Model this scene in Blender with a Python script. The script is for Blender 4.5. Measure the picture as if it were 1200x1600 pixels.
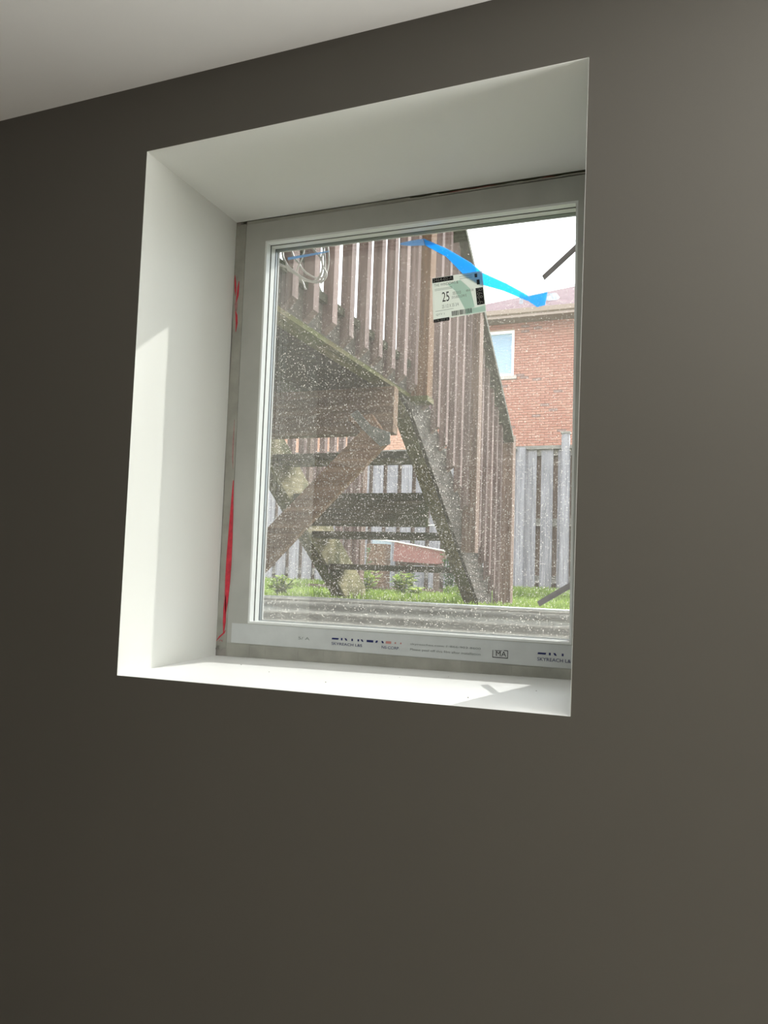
import bpy, bmesh, math, random
from mathutils import Matrix, Vector
for o in list(bpy.data.objects): bpy.data.objects.remove(o)
SC = bpy.context.scene
COL = SC.collection

# ---------------------------------------------------------------- camera
cam_d = bpy.data.cameras.new('camera'); cam = bpy.data.objects.new('camera', cam_d); COL.objects.link(cam)
R_ = Vector((0.92969208, 0.36677954, 0.03384381)); U_ = Vector((-0.00395659, -0.08193299, 0.99662999)); F_ = Vector((-0.36831641, 0.92669291, 0.07472125))
M = Matrix((R_, U_, -F_)).transposed().to_4x4(); M.translation = Vector((0, -1.156, 1.5))
cam.matrix_world = M
cam_d.sensor_fit = 'VERTICAL'; cam_d.sensor_height = 36.0; cam_d.lens = 27.0; cam_d.clip_start = 0.02; cam_d.clip_end = 300
SC.camera = cam
# ---------------------------------------------------------------- sky
W = bpy.data.worlds.new('sky'); SC.world = W; W.use_nodes = True
wn = W.node_tree.nodes; wl = W.node_tree.links; wn.clear()
wo = wn.new('ShaderNodeOutputWorld'); wb = wn.new('ShaderNodeBackground'); wl.new(wb.outputs[0], wo.inputs[0])
wb.inputs[0].default_value = (0.90, 0.955, 1.0, 1); wb.inputs[1].default_value = 2.1
# ---------------------------------------------------------------- sun (from outside, to the right)
sd = bpy.data.lights.new('sun', 'SUN'); sd.energy = 3.0; sd.angle = math.radians(0.6); sd.color = (1, 0.96, 0.9)
sun = bpy.data.objects.new('sun', sd); COL.objects.link(sun)
sun.rotation_euler = Vector((0.3486, 1.0, 0.80)).to_track_quat('Z', 'Y').to_euler(); sun.location = (3, 9, 9)
# unseen fill lamp added to brighten room and ceiling, set in an added opening
ad = bpy.data.lights.new('added_room_fill', 'AREA'); ad.shape = 'RECTANGLE'; ad.size = 1.6; ad.size_y = 1.0; ad.energy = 75; ad.color = (1, 0.99, 0.965)
al = bpy.data.objects.new('added_room_fill', ad); COL.objects.link(al)
al.location = (1.45, -.01, 1.65); al.rotation_euler = Vector((0, 1, -0.5)).to_track_quat('Z', 'Y').to_euler()
# ---------------------------------------------------------------- exposure
vs = SC.view_settings; vs.view_transform = 'Standard'; vs.look = 'None'; vs.exposure = 1.45; vs.gamma = 1.0; vs.use_curve_mapping = False

rnd = random.Random(7)
# ================================================================ materials
def newmat(name):
    m = bpy.data.materials.new(name); m.use_nodes = True
    nt = m.node_tree; b = nt.nodes['Principled BSDF']
    return m, nt, b
def lin(c):
    return tuple(((x/255)/12.92 if x/255 <= .04045 else ((x/255+.055)/1.055)**2.4) for x in c)
def N(nt, t, **k):
    n = nt.nodes.new(t)
    for a, v in k.items():
        if a.startswith('i_'): n.inputs[a[2:]].default_value = v
        else: setattr(n, a, v)
    return n
def plain(name, col, rough=.6, metal=0, spec=.4, var=0.0, scale=20, bump=0.0, bscale=200):
    """one colour with soft procedural mottling and relief"""
    m, nt, b = newmat(name); L = nt.links
    b.inputs['Roughness'].default_value = rough; b.inputs['Metallic'].default_value = metal
    b.inputs['Specular IOR Level'].default_value = spec
    tc = N(nt, 'ShaderNodeTexCoord')
    ns = N(nt, 'ShaderNodeTexNoise'); ns.inputs['Scale'].default_value = scale; ns.inputs['Detail'].default_value = 4
    L.new(tc.outputs['Object'], ns.inputs['Vector'])
    hv = N(nt, 'ShaderNodeMapRange'); L.new(ns.outputs[0], hv.inputs[0])
    hv.inputs[1].default_value = .3; hv.inputs[2].default_value = .7; hv.inputs[3].default_value = 1-var; hv.inputs[4].default_value = 1+var
    mx = N(nt, 'ShaderNodeVectorMath', operation='SCALE'); mx.inputs[0].default_value = col[:3]
    L.new(hv.outputs[0], mx.inputs['Scale']); L.new(mx.outputs[0], b.inputs['Base Color'])
    if bump:
        n2 = N(nt, 'ShaderNodeTexNoise'); n2.inputs['Scale'].default_value = bscale; n2.inputs['Detail'].default_value = 3
        L.new(tc.outputs['Object'], n2.inputs['Vector'])
        bp = N(nt, 'ShaderNodeBump'); bp.inputs['Strength'].default_value = bump; bp.inputs['Distance'].default_value = .0006
        L.new(n2.outputs[0], bp.inputs['Height']); L.new(bp.outputs[0], b.inputs['Normal'])
    return m
def wood(name, c1, c2, axis=2, moss=None, amt=.5, rough=.85, rv=.25):
    """weathered timber: grain stretched along an axis, per-piece tone, optional mossy green growth"""
    m, nt, b = newmat(name); L = nt.links
    b.inputs['Roughness'].default_value = rough; b.inputs['Specular IOR Level'].default_value = .15
    tc = N(nt, 'ShaderNodeTexCoord'); mp = N(nt, 'ShaderNodeMapping')
    s = [38, 38, 38]; s[axis] = 1.6
    mp.inputs['Scale'].default_value = s; L.new(tc.outputs['Object'], mp.inputs['Vector'])
    oi = N(nt, 'ShaderNodeObjectInfo'); L.new(oi.outputs['Random'], mp.inputs['Location'])
    ns = N(nt, 'ShaderNodeTexNoise'); ns.inputs['Scale'].default_value = 1.3; ns.inputs['Detail'].default_value = 6; L.new(mp.outputs[0], ns.inputs['Vector'])
    cr = N(nt, 'ShaderNodeValToRGB'); cr.color_ramp.elements[0].position = .32; cr.color_ramp.elements[1].position = .68
    cr.color_ramp.elements[0].color = (*[q*WK for q in c1], 1); cr.color_ramp.elements[1].color = (*[q*WK for q in c2], 1); L.new(ns.outputs[0], cr.inputs[0])
    last = cr.outputs[0]
    if moss:
        n3 = N(nt, 'ShaderNodeTexNoise'); n3.inputs['Scale'].default_value = 3.5; n3.inputs['Detail'].default_value = 7; L.new(tc.outputs['Object'], n3.inputs['Vector'])
        mr = N(nt, 'ShaderNodeMapRange'); mr.inputs[1].default_value = .62-amt*.35; mr.inputs[2].default_value = .75-amt*.2; L.new(n3.outputs[0], mr.inputs[0])
        mx = N(nt, 'ShaderNodeMix', data_type='RGBA'); L.new(mr.outputs[0], mx.inputs[0]); L.new(last, mx.inputs[6]); mx.inputs[7].default_value = (*[q*WK for q in moss], 1); last = mx.outputs[2]
    vr = N(nt, 'ShaderNodeMapRange'); vr.inputs[3].default_value = 1-rv; vr.inputs[4].default_value = 1+rv; L.new(oi.outputs['Random'], vr.inputs[0])
    sc = N(nt, 'ShaderNodeVectorMath', operation='SCALE'); L.new(last, sc.inputs[0]); L.new(vr.outputs[0], sc.inputs['Scale']); L.new(sc.outputs[0], b.inputs['Base Color'])
    bp = N(nt, 'ShaderNodeBump'); bp.inputs['Strength'].default_value = .5; bp.inputs['Distance'].default_value = .003
    L.new(ns.outputs[0], bp.inputs['Height']); L.new(bp.outputs[0], b.inputs['Normal'])
    return m
MAT = {}
WK = .50
MAT['wall'] = plain('taupe_wall_paint', (.120, .112, .097), rough=.5, spec=.35, var=.03, scale=1.5, bump=.05, bscale=350)
MAT['dark_wall'] = plain('bounce_cutting_dark_wall', (.06, .056, .05), rough=.8, var=.05, scale=3)  # kept dark to cut light bounced onto the left of the room
MAT['ceiling'] = plain('ceiling_white', (.80, .80, .78), rough=.9, spec=.1, var=.02, scale=2, bump=.05, bscale=300)
MAT['floor'] = plain('screeded_concrete', (.42, .38, .32), rough=.8, var=.12, scale=4, bump=.2, bscale=60)
MAT['white'] = plain('matt_white_paint', (.79, .805, .775), rough=.6, spec=.3, var=.015, scale=3, bump=.06, bscale=180)
MAT['sill'] = plain('satin_white_sill', (.86, .87, .87), rough=.45, spec=.4, var=.01, scale=3)
MAT['frame'] = plain('smeared_vinyl_frame', (.46, .47, .44), rough=.55, spec=.35, var=.07, scale=12, bump=.1, bscale=80)
MAT['mud'] = plain('dried_joint_compound', (.38, .38, .34), rough=.85, spec=.1, var=.14, scale=24, bump=.5, bscale=70)
MAT['vinyl'] = plain('clean_white_vinyl', (.80, .83, .82), rough=.35, spec=.5)
MAT['film'] = plain('protective_film', (.60, .63, .63), rough=.3, spec=.5, var=.04, scale=30)
MAT['gasket'] = plain('black_gasket', (.012, .012, .014), rough=.6)
MAT['spacer'] = plain('grey_spacer', (.34, .37, .38), rough=.4, metal=.3, spec=.5)
MAT['dark_spacer'] = plain('dark_grey_seal', (.10, .11, .12), rough=.5)
MAT['cavity'] = plain('dark_cavity', (.03, .025, .02), rough=.95, var=.3, scale=60)
MAT['red_tape'] = plain('red_sheathing_tape', (.62, .035, .06), rough=.4, spec=.5, var=.25, scale=70)
MAT['pink_tape'] = plain('compound_smeared_tape', (.44, .22, .22), rough=.7, var=.3, scale=90)
MAT['brown_post'] = wood('orange_brown_stain', lin((104, 72, 50)), lin((150, 112, 84)), 2)
MAT['baluster'] = wood('purple_brown_stain', lin((110, 88, 86)), lin((164, 140, 136)), 2, rv=.15)
MAT['faded_post'] = wood('faded_purple_brown_post', lin((112, 88, 80)), lin((162, 136, 124)), 2, rv=.05)
MAT['rail_dark'] = wood('grimy_handrail', lin((78, 76, 68)), lin((122, 120, 108)), 1, rv=.05)
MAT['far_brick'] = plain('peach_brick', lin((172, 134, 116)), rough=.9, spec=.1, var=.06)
MAT['beam'] = wood('brown_beam_stain', lin((112, 86, 70)), lin((152, 122, 100)), 0, rv=.06)
MAT['brace'] = wood('red_brown_brace', lin((126, 92, 72)), lin((168, 130, 104)), 0, rv=.05)
MAT['mossy'] = wood('mossy_timber', lin((98, 88, 62)), lin((150, 138, 102)), 1, moss=lin((104, 108, 58)), amt=.55, rv=.06)
MAT['tread'] = wood('algae_dark_tread', lin((74, 68, 50)), lin((116, 106, 80)), 0, moss=lin((76, 82, 50)), amt=.5, rv=.10)
MAT['grey_wood'] = wood('weathered_grey_board', lin((156, 152, 158)), lin((204, 200, 208)), 2, rv=.1)
MAT['grey_wood_x'] = wood('weathered_grey_rail', lin((134, 128, 122)), lin((190, 184, 178)), 0, rv=.08)
MAT['back_board'] = wood('brown_rear_board', lin((124, 106, 98)), lin((162, 140, 128)), 2, rv=.12)
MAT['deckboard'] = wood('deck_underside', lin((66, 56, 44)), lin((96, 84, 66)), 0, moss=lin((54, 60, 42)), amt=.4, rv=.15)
MAT['grey_brown'] = wood('weathered_grey_brown', lin((92, 86, 82)), lin((140, 130, 122)), 1, rv=.08)
MAT['skirt'] = wood('weathered_skirt_board', lin((72, 66, 62)), lin((118, 108, 102)), 1, rv=.05)
MAT['cream_wood'] = wood('pale_new_timber', lin((190, 172, 134)), lin((220, 206, 168)), 1, rv=.05)
MAT['bracket'] = plain('dull_grey_bracket', (.10, .105, .10), rough=.7, var=.3, scale=40)
MAT['mossy_sunlit'] = wood('sunlit_mossy_timber', lin((150, 140, 104)), lin((196, 184, 146)), 1, moss=lin((84, 84, 50)), amt=.7, rv=.05)  # pale base paints sunlight on the left stringer's inner face, under moss
MAT['galv'] = plain('galvanised_steel', (.40, .41, .41), rough=.42, metal=.8, var=.18, scale=14, bump=.3, bscale=30)
MAT['brick'] = plain('salmon_brick', lin((140, 97, 84)), rough=.9, spec=.1, var=.08, scale=9, bump=.2)
MAT['brick_light'] = plain('pale_salmon_brick', lin((146, 106, 92)), rough=.9, spec=.1, var=.08, scale=9)
MAT['brick_dark'] = plain('smoky_brick', lin((118, 94, 88)), rough=.9, spec=.1, var=.12, scale=30)
MAT['mortar'] = plain('buff_mortar', lin((156, 132, 118)), rough=.95, spec=.05, var=.05)
MAT['shingle'] = plain('mauve_shingles', lin((98, 80, 84)), rough=.95, spec=.05, var=.2, scale=6)
MAT['trimwhite'] = plain('painted_aluminium', lin((190, 182, 176)), rough=.6, var=.03)
MAT['gutter'] = plain('taupe_gutter', lin((138, 120, 110)), rough=.5)
MAT['soffit'] = plain('brown_soffit', lin((108, 90, 76)), rough=.7, var=.05)
MAT['stonesill'] = plain('concrete_sill', lin((150, 140, 134)), rough=.9, var=.06)
MAT['blind'] = plain('pale_blue_blind', lin((140, 160, 178)), rough=.8, var=.02)
MAT['vent'] = plain('roof_vent_metal', (.20, .21, .23), rough=.5, metal=.2, var=.4, scale=12)
MAT['soil'] = plain('lawn_soil', lin((84, 92, 48)), rough=.95, spec=.05, var=.3, scale=7, bump=.5, bscale=20)
MAT['gravel'] = plain('pea_gravel', lin((150, 144, 134)), rough=.9, var=.3, scale=60)
MAT['cable'] = plain('pale_grey_cable', (.36, .345, .335), rough=.4, spec=.6)
MAT['strap'] = plain('grey_foam_strip', (.45, .43, .44), rough=.7, spec=.3, var=.08, scale=50)
MAT['label_paper'] = plain('label_paper', (.80, .81, .77), rough=.6, spec=.3)
MAT['label_backlit'] = plain('label_backlit_tint', (.62, .76, .71), rough=.6, spec=.3)
MAT['ink'] = plain('black_ink', (.015, .015, .018), rough=.6)
MAT['grey_ink'] = plain('faint_grey_ink', (.20, .23, .22), rough=.6)
MAT['navy_ink'] = plain('navy_ink', (.012, .02, .12), rough=.5)
MAT['red_ink'] = plain('faded_red_ink', (.55, .25, .22), rough=.5)
MAT['exterior'] = plain('poured_foundation', (.42, .40, .37), rough=.9, var=.08, scale=5)
MAT['siding'] = plain('cream_siding', (.60, .58, .52), rough=.7, var=.03)
MAT['slab_red'] = plain('dull_red_board', lin((142, 98, 94)), rough=.85, var=.15, scale=8)
MAT['brownblock'] = plain('brown_block', lin((108, 86, 72)), rough=.9, var=.2, scale=25)
MAT['bluegrey'] = plain('blue_grey_panel', lin((150, 160, 168)), rough=.6, var=.05)
MAT['line'] = plain('white_cord', (.72, .70, .64), rough=.6)
MAT['crumb'] = plain('plaster_crumb', (.22, .20, .17), rough=.9)
MAT['door'] = plain('painted_door', (.60, .58, .54), rough=.5)
def leafmat(name, a, b2):
    m, nt, b = newmat(name); L = nt.links
    tc = N(nt, 'ShaderNodeTexCoord'); ns = N(nt, 'ShaderNodeTexNoise'); ns.inputs['Scale'].default_value = 6; L.new(tc.outputs['Object'], ns.inputs['Vector'])
    cr = N(nt, 'ShaderNodeValToRGB'); cr.color_ramp.elements[0].position = .35; cr.color_ramp.elements[1].position = .65
    cr.color_ramp.elements[0].color = (*a, 1); cr.color_ramp.elements[1].color = (*b2, 1); L.new(ns.outputs[0], cr.inputs[0])
    L.new(cr.outputs[0], b.inputs['Base Color']); b.inputs['Roughness'].default_value = .6; b.inputs['Specular IOR Level'].default_value = .2
    tr = N(nt, 'ShaderNodeBsdfTranslucent'); L.new(cr.outputs[0], tr.inputs[0])
    mx = N(nt, 'ShaderNodeMixShader'); mx.inputs[0].default_value = .5; L.new(b.outputs[0], mx.inputs[1]); L.new(tr.outputs[0], mx.inputs[2])
    L.new(mx.outputs[0], nt.nodes['Material Output'].inputs[0]); return m
MAT['grass'] = leafmat('bright_grass', lin((92, 116, 44)), lin((136, 154, 76)))
MAT['leaf'] = leafmat('weed_leaf', lin((88, 112, 46)), lin((146, 158, 70)))
MAT['leaf_dark'] = leafmat('shaded_leaf', lin((58, 86, 56)), lin((90, 116, 70)))
# dusty window glass: clear pane with thin uniform haze, a milky smear and many dust spots that scatter light
def glass():
    m, nt, b = newmat('dusty_window_glass'); L = nt.links; nt.nodes.remove(b)
    out = nt.nodes['Material Output']; tc = N(nt, 'ShaderNodeTexCoord')
    tr = N(nt, 'ShaderNodeBsdfTransparent'); tr.inputs[0].default_value = (.97, .985, .98, 1)
    gl = N(nt, 'ShaderNodeBsdfGlossy'); gl.inputs['Roughness'].default_value = .01
    fr = N(nt, 'ShaderNodeFresnel'); fr.inputs[0].default_value = 1.5
    fm = N(nt, 'ShaderNodeMath', operation='MULTIPLY'); fm.inputs[1].default_value = 1.3; L.new(fr.outputs[0], fm.inputs[0])
    m1 = N(nt, 'ShaderNodeMixShader'); L.new(fm.outputs[0], m1.inputs[0]); L.new(tr.outputs[0], m1.inputs[1]); L.new(gl.outputs[0], m1.inputs[2])
    df = N(nt, 'ShaderNodeBsdfDiffuse'); df.inputs[0].default_value = (.8, .78, .74, 1)
    tl = N(nt, 'ShaderNodeBsdfTranslucent'); tl.inputs[0].default_value = (.85, .82, .76, 1)
    ds = N(nt, 'ShaderNodeMixShader'); ds.inputs[0].default_value = .75; L.new(df.outputs[0], ds.inputs[1]); L.new(tl.outputs[0], ds.inputs[2])
    # spots of two sizes
    tot = None
    sep = N(nt, 'ShaderNodeSeparateXYZ'); L.new(tc.outputs['Object'], sep.inputs[0])
    zr = N(nt, 'ShaderNodeMapRange'); zr.inputs[1].default_value = .80; zr.inputs[2].default_value = .46; zr.inputs[3].default_value = .25; zr.inputs[4].default_value = 1.0
    L.new(sep.outputs[2], zr.inputs[0])
    cv = N(nt, 'ShaderNodeCombineXYZ'); L.new(sep.outputs[0], cv.inputs[0]); L.new(sep.outputs[2], cv.inputs[1])
    for sc_, thr, keep in ((260, .21, .87), (420, .25, .84), (135, .12, .92)):
        v = N(nt, 'ShaderNodeTexVoronoi', voronoi_dimensions='2D'); v.inputs['Scale'].default_value = sc_; L.new(cv.outputs[0], v.inputs['Vector'])
        lt = N(nt, 'ShaderNodeMapRange'); lt.inputs[1].default_value = thr*1.15; lt.inputs[2].default_value = thr*.7; L.new(v.outputs['Distance'], lt.inputs[0])
        sp = N(nt, 'ShaderNodeSeparateColor'); L.new(v.outputs['Color'], sp.inputs[0])
        kz = N(nt, 'ShaderNodeMath', operation='MULTIPLY'); L.new(zr.outputs[0], kz.inputs[0]); kz.inputs[1].default_value = 1-keep
        gt = N(nt, 'ShaderNodeMath', operation='LESS_THAN'); L.new(sp.outputs[0], gt.inputs[0]); L.new(kz.outputs[0], gt.inputs[1])
        mu = N(nt, 'ShaderNodeMath', operation='MULTIPLY'); L.new(lt.outputs[0], mu.inputs[0]); L.new(gt.outputs[0], mu.inputs[1])
        m2 = N(nt, 'ShaderNodeMath', operation='MULTIPLY'); L.new(mu.outputs[0], m2.inputs[0]); L.new(sp.outputs[1], m2.inputs[1])
        if tot is None: tot = m2.outputs[0]
        else:
            a = N(nt, 'ShaderNodeMath', operation='MAXIMUM'); L.new(tot, a.inputs[0]); L.new(m2.outputs[0], a.inputs[1]); tot = a.outputs[0]
    ns = N(nt, 'ShaderNodeTexNoise'); ns.inputs['Scale'].default_value = 5; ns.inputs['Detail'].default_value = 5; L.new(tc.outputs['Object'], ns.inputs['Vector'])
    hz = N(nt, 'ShaderNodeMapRange'); hz.inputs[1].default_value = .3; hz.inputs[2].default_value = .75; hz.inputs[3].default_value = HAZE[0]; hz.inputs[4].default_value = HAZE[1]; L.new(ns.outputs[0], hz.inputs[0])
    ad_ = N(nt, 'ShaderNodeMath', operation='ADD', use_clamp=True)
    sm = N(nt, 'ShaderNodeMath', operation='MULTIPLY'); sm.inputs[1].default_value = .85; L.new(tot, sm.inputs[0])
    L.new(sm.outputs[0], ad_.inputs[0]); L.new(hz.outputs[0], ad_.inputs[1])
    m3 = N(nt, 'ShaderNodeMixShader'); L.new(ad_.outputs[0], m3.inputs[0]); L.new(m1.outputs[0], m3.inputs[1]); L.new(ds.outputs[0], m3.inputs[2])
    L.new(m3.outputs[0], out.inputs[0]); return m
HAZE = (.026, .046)
MAT['glass'] = glass()
def tapemat(name, col, tcol):
    m, nt, b = newmat(name); L = nt.links
    b.inputs['Base Color'].default_value = (*col, 1); b.inputs['Roughness'].default_value = .4
    tl = N(nt, 'ShaderNodeBsdfTranslucent'); tl.inputs[0].default_value = (*col, 1)
    tp = N(nt, 'ShaderNodeBsdfTransparent'); tp.inputs[0].default_value = (*tcol, 1)
    a = N(nt, 'ShaderNodeMixShader'); a.inputs[0].default_value = .6; L.new(b.outputs[0], a.inputs[1]); L.new(tl.outputs[0], a.inputs[2])
    c = N(nt, 'ShaderNodeMixShader'); c.inputs[0].default_value = .4; L.new(a.outputs[0], c.inputs[1]); L.new(tp.outputs[0], c.inputs[2])
    L.new(c.outputs[0], nt.nodes['Material Output'].inputs[0]); return m
MAT['blue_tape'] = tapemat('cyan_blue_tape', (.02, .42, .95), (.05, .8, 1))
MAT['pale_tape'] = tapemat('pale_blue_tape', (.40, .62, .92), (.6, .8, 1))

for _n in ('label_paper', 'label_backlit'):
    _t = MAT[_n].node_tree; _b = _t.nodes['Principled BSDF']; _l = N(_t, 'ShaderNodeBsdfTranslucent'); _l.inputs[0].default_value = (.78, .80, .77, 1) if _n == 'label_paper' else (.62, .80, .74, 1)
    _m = N(_t, 'ShaderNodeMixShader'); _m.inputs[0].default_value = .72; _t.links.new(_b.outputs[0], _m.inputs[1]); _t.links.new(_l.outputs[0], _m.inputs[2]); _t.links.new(_m.outputs[0], _t.nodes['Material Output'].inputs[0])
# ================================================================ mesh helpers
class MB:
    def __init__(s): s.v = []; s.f = []
    def quad(s, *p):
        n = len(s.v); s.v += [tuple(q) for q in p]; s.f.append(tuple(range(n, n+len(p)))); return s
    def box(s, a, b):
        x0, y0, z0 = a; x1, y1, z1 = b
        if x0 > x1: x0, x1 = x1, x0
        if y0 > y1: y0, y1 = y1, y0
        if z0 > z1: z0, z1 = z1, z0
        n = len(s.v)
        s.v += [(x0,y0,z0),(x1,y0,z0),(x1,y1,z0),(x0,y1,z0),(x0,y0,z1),(x1,y0,z1),(x1,y1,z1),(x0,y1,z1)]
        s.f += [tuple(n+i for i in q) for q in ((0,3,2,1),(4,5,6,7),(0,1,5,4),(1,2,6,5),(2,3,7,6),(3,0,4,7))]; return s
    def hexa(s, p):  # 8 points: bottom loop then top loop
        n = len(s.v); s.v += [tuple(q) for q in p]
        s.f += [tuple(n+i for i in q) for q in ((0,3,2,1),(4,5,6,7),(0,1,5,4),(1,2,6,5),(2,3,7,6),(3,0,4,7))]; return s
    def prism(s, poly, axis, a, b):
        """poly: 2-D points of the two other axes; extruded along axis from a to b"""
        def P(q, t):
            q = list(q); q.insert(axis, t); return tuple(q)
        n = len(s.v); k = len(poly)
        s.v += [P(q, a) for q in poly] + [P(q, b) for q in poly]
        s.f.append(tuple(n+i for i in range(k))[::-1]); s.f.append(tuple(n+k+i for i in range(k)))
        for i in range(k):
            j = (i+1) % k; s.f.append((n+i, n+j, n+k+j, n+k+i))
        return s
    def tube(s, pts, r, seg=8):
        pts = [Vector(p) for p in pts]; n0 = len(s.v); up = Vector((0, 0, 1))
        for i, p in enumerate(pts):
            d = (pts[min(i+1, len(pts)-1)] - pts[max(i-1, 0)]).normalized()
            a = d.cross(up); a = a.normalized() if a.length > 1e-3 else Vector((1, 0, 0)); b = d.cross(a)
            for k in range(seg):
                t = 2*math.pi*k/seg; s.v.append(tuple(p + r*(math.cos(t)*a + math.sin(t)*b)))
        for i in range(len(pts)-1):
            for k in range(seg):
                k2 = (k+1) % seg; s.f.append((n0+i*seg+k, n0+i*seg+k2, n0+(i+1)*seg+k2, n0+(i+1)*seg+k))
        s.f.append(tuple(n0+k for k in range(seg))[::-1]); e = n0+(len(pts)-1)*seg; s.f.append(tuple(e+k for k in range(seg)))
        return s
    def mesh(s, name, mat, off=(0, 0, 0), smooth=False):
        me = bpy.data.meshes.new(name)
        me.from_pydata([(x-off[0], y-off[1], z-off[2]) for x, y, z in s.v], [], s.f); me.materials.append(mat)
        bm = bmesh.new(); bm.from_mesh(me); bmesh.ops.recalc_face_normals(bm, faces=bm.faces); bm.to_mesh(me); bm.free()
        if smooth: me.polygons.foreach_set('use_smooth', [True]*len(me.polygons))
        me.update(); return me
def wloc(o):
    v = Vector((0, 0, 0))
    while o: v += o.location; o = o.parent
    return v
def tag(o, label=None, cat=None, group=None, kind=None):
    if label: o['label'] = label
    if cat: o['category'] = cat
    if group: o['group'] = group
    if kind: o['kind'] = kind
    return o
def mk(name, mb, mat, parent=None, bevel=0, smooth=False, kind=None, label=None, org=None):
    """link mesh (coordinates in world space) as one object; its origin sits at its own bounding-box centre (or org)"""
    if org is None:
        xs = [v[0] for v in mb.v]; ys = [v[1] for v in mb.v]; zs = [v[2] for v in mb.v]
        org = ((min(xs)+max(xs))/2, (min(ys)+max(ys))/2, min(zs))
    o = bpy.data.objects.new(name, mb.mesh(name, MAT[mat] if isinstance(mat, str) else mat, org, smooth)); COL.objects.link(o)
    o.parent = parent; o.location = Vector(org) - wloc(parent)
    if bevel:
        md = o.modifiers.new('bevel', 'BEVEL'); md.width = bevel; md.segments = 2; md.limit_method = 'ANGLE'
    tag(o, label, None, None, kind); return o
def inst(name, me, loc, parent=None, rot=None):
    o = bpy.data.objects.new(name, me); COL.objects.link(o); o.parent = parent; o.location = Vector(loc) - wloc(parent)
    if rot: o.rotation_euler = rot
    return o
def thing(name, loc, label, cat, group=None):
    o = bpy.data.objects.new(name, None); COL.objects.link(o); o.location = loc; o.empty_display_size = .1
    return tag(o, label, cat, group)
def text_mb(txt, size=1.0, bold=0.0):
    """outline text turned into flat polygons (unit cap height about .7*size), origin at lower left"""
    cu = bpy.data.curves.new('t', 'FONT'); cu.body = txt; cu.size = size; cu.resolution_u = 3; cu.offset = bold
    ob = bpy.data.objects.new('t', cu); COL.objects.link(ob)
    dg = bpy.context.evaluated_depsgraph_get(); me = bpy.data.meshes.new_from_object(ob.evaluated_get(dg))
    v = [tuple(x.co) for x in me.vertices]; f = [tuple(p.vertices) for p in me.polygons]
    bpy.data.objects.remove(ob); bpy.data.curves.remove(cu); bpy.data.meshes.remove(me)
    x0 = min(a[0] for a in v); x1 = max(a[0] for a in v); y0 = min(a[1] for a in v); y1 = max(a[1] for a in v)
    return [((a[0]-x0)/(x1-x0), (a[1]-y0)/(y1-y0)) for a in v], f
def put_text(mb, txt, fn, u0, v0, u1, v1, rot=False):
    """map text into the rectangle u0..u1 x v0..v1 of a surface function fn(u, v) -> xyz"""
    tv, tf = text_mb(txt); n = len(mb.v)
    for a, b in tv:
        if rot: u, v = u0+(u1-u0)*b, v1-(v1-v0)*a    # reads downwards
        else: u, v = u0+(u1-u0)*a, v0+(v1-v0)*b
        mb.v.append(tuple(fn(u, v)))
    mb.f += [tuple(n+i for i in q) for q in tf]

# ================================================================ THE ROOM
CZ = 2.431
RX0, RX1, RY0 = -2.9, 2.4, -4.6
YB = .3275
fTL, fTR, fBR, fBL = (-.9795, 2.2932), (-.1454, 2.2976), (-.158, 1.2972), (-.9775, 1.2893)
bTL, bTR, bBR, bBL = (-.9848, 2.2972), (-.1510, 2.2940), (-.1560, 1.3072), (-.9837, 1.2956)
e = .0006
def ring(mb, outer, inner, y0, y1):
    """solid rectangular ring in the xz plane; outer/inner = TL,TR,BR,BL"""
    for i in range(4):
        j = (i+1) % 4
        a, b, c, d = outer[i], outer[j], inner[j], inner[i]
        mb.hexa([(a[0], y0, a[1]), (b[0], y0, b[1]), (c[0], y0, c[1]), (d[0], y0, d[1]),
                 (a[0], y1, a[1]), (b[0], y1, b[1]), (c[0], y1, c[1]), (d[0], y1, d[1])])
def rect(x0, z0, x1, z1): return [(x0, z1), (x1, z1), (x1, z0), (x0, z0)]
W2 = (.65, 1.15, 2.25, 2.15); XM = .40
def hole(d): return [(fTL[0]-d, fTL[1]+d), (fTR[0]+d, fTR[1]+d), (fBR[0]+d, fBR[1]-d), (fBL[0]-d, fBL[1]-d)]
m = MB(); ring(m, rect(RX0, 0, XM, CZ), hole(e), 0, .003); ring(m, rect(RX0, 0, XM, CZ), hole(.02), .003, .20)
ring(m, rect(XM, 0, RX1, CZ), rect(*W2), 0, .20)
mk('wall_front', m, 'wall', kind='structure')
m = MB().box((RX0-.1, RY0-.1, CZ), (RX1+.1, .33, CZ+.25)); mk('ceiling', m, 'ceiling', kind='structure')
m = MB().box((RX0-.1, RY0-.1, -.15), (RX1+.1, .33, 0)); mk('floor', m, 'floor', kind='structure')
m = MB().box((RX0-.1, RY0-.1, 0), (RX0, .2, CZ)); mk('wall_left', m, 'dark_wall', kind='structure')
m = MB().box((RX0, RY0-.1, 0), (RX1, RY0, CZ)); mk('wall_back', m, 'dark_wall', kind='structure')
mk('wall_right', MB().box((RX1, RY0-.1, 0), (RX1+.1, .2, CZ)), 'wall', kind='structure')
w2 = bpy.data.objects.new('added_window', None); COL.objects.link(w2); w2.location = ((W2[0]+W2[2])/2, .35, W2[1]); w2['kind'] = 'structure'  # unseen window added to hold the fill lamp
m = MB(); ring(m, rect(*W2), rect(W2[0]+.05, W2[1]+.05, W2[2]-.05, W2[3]-.05), .34, .42); mk('window_frame', m, 'vinyl', w2)
for nm, a, b in (('baseboard_front', (RX0, -.014, 0), (RX1-.014, 0, .10)), ('baseboard_left', (RX0, RY0, 0), (RX0+.014, -.014, .10)), ('baseboard_right', (RX1-.014, RY0, 0), (RX1, 0, .10))):
    mk(nm, MB().box(a, b), 'door', kind='structure')

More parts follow.
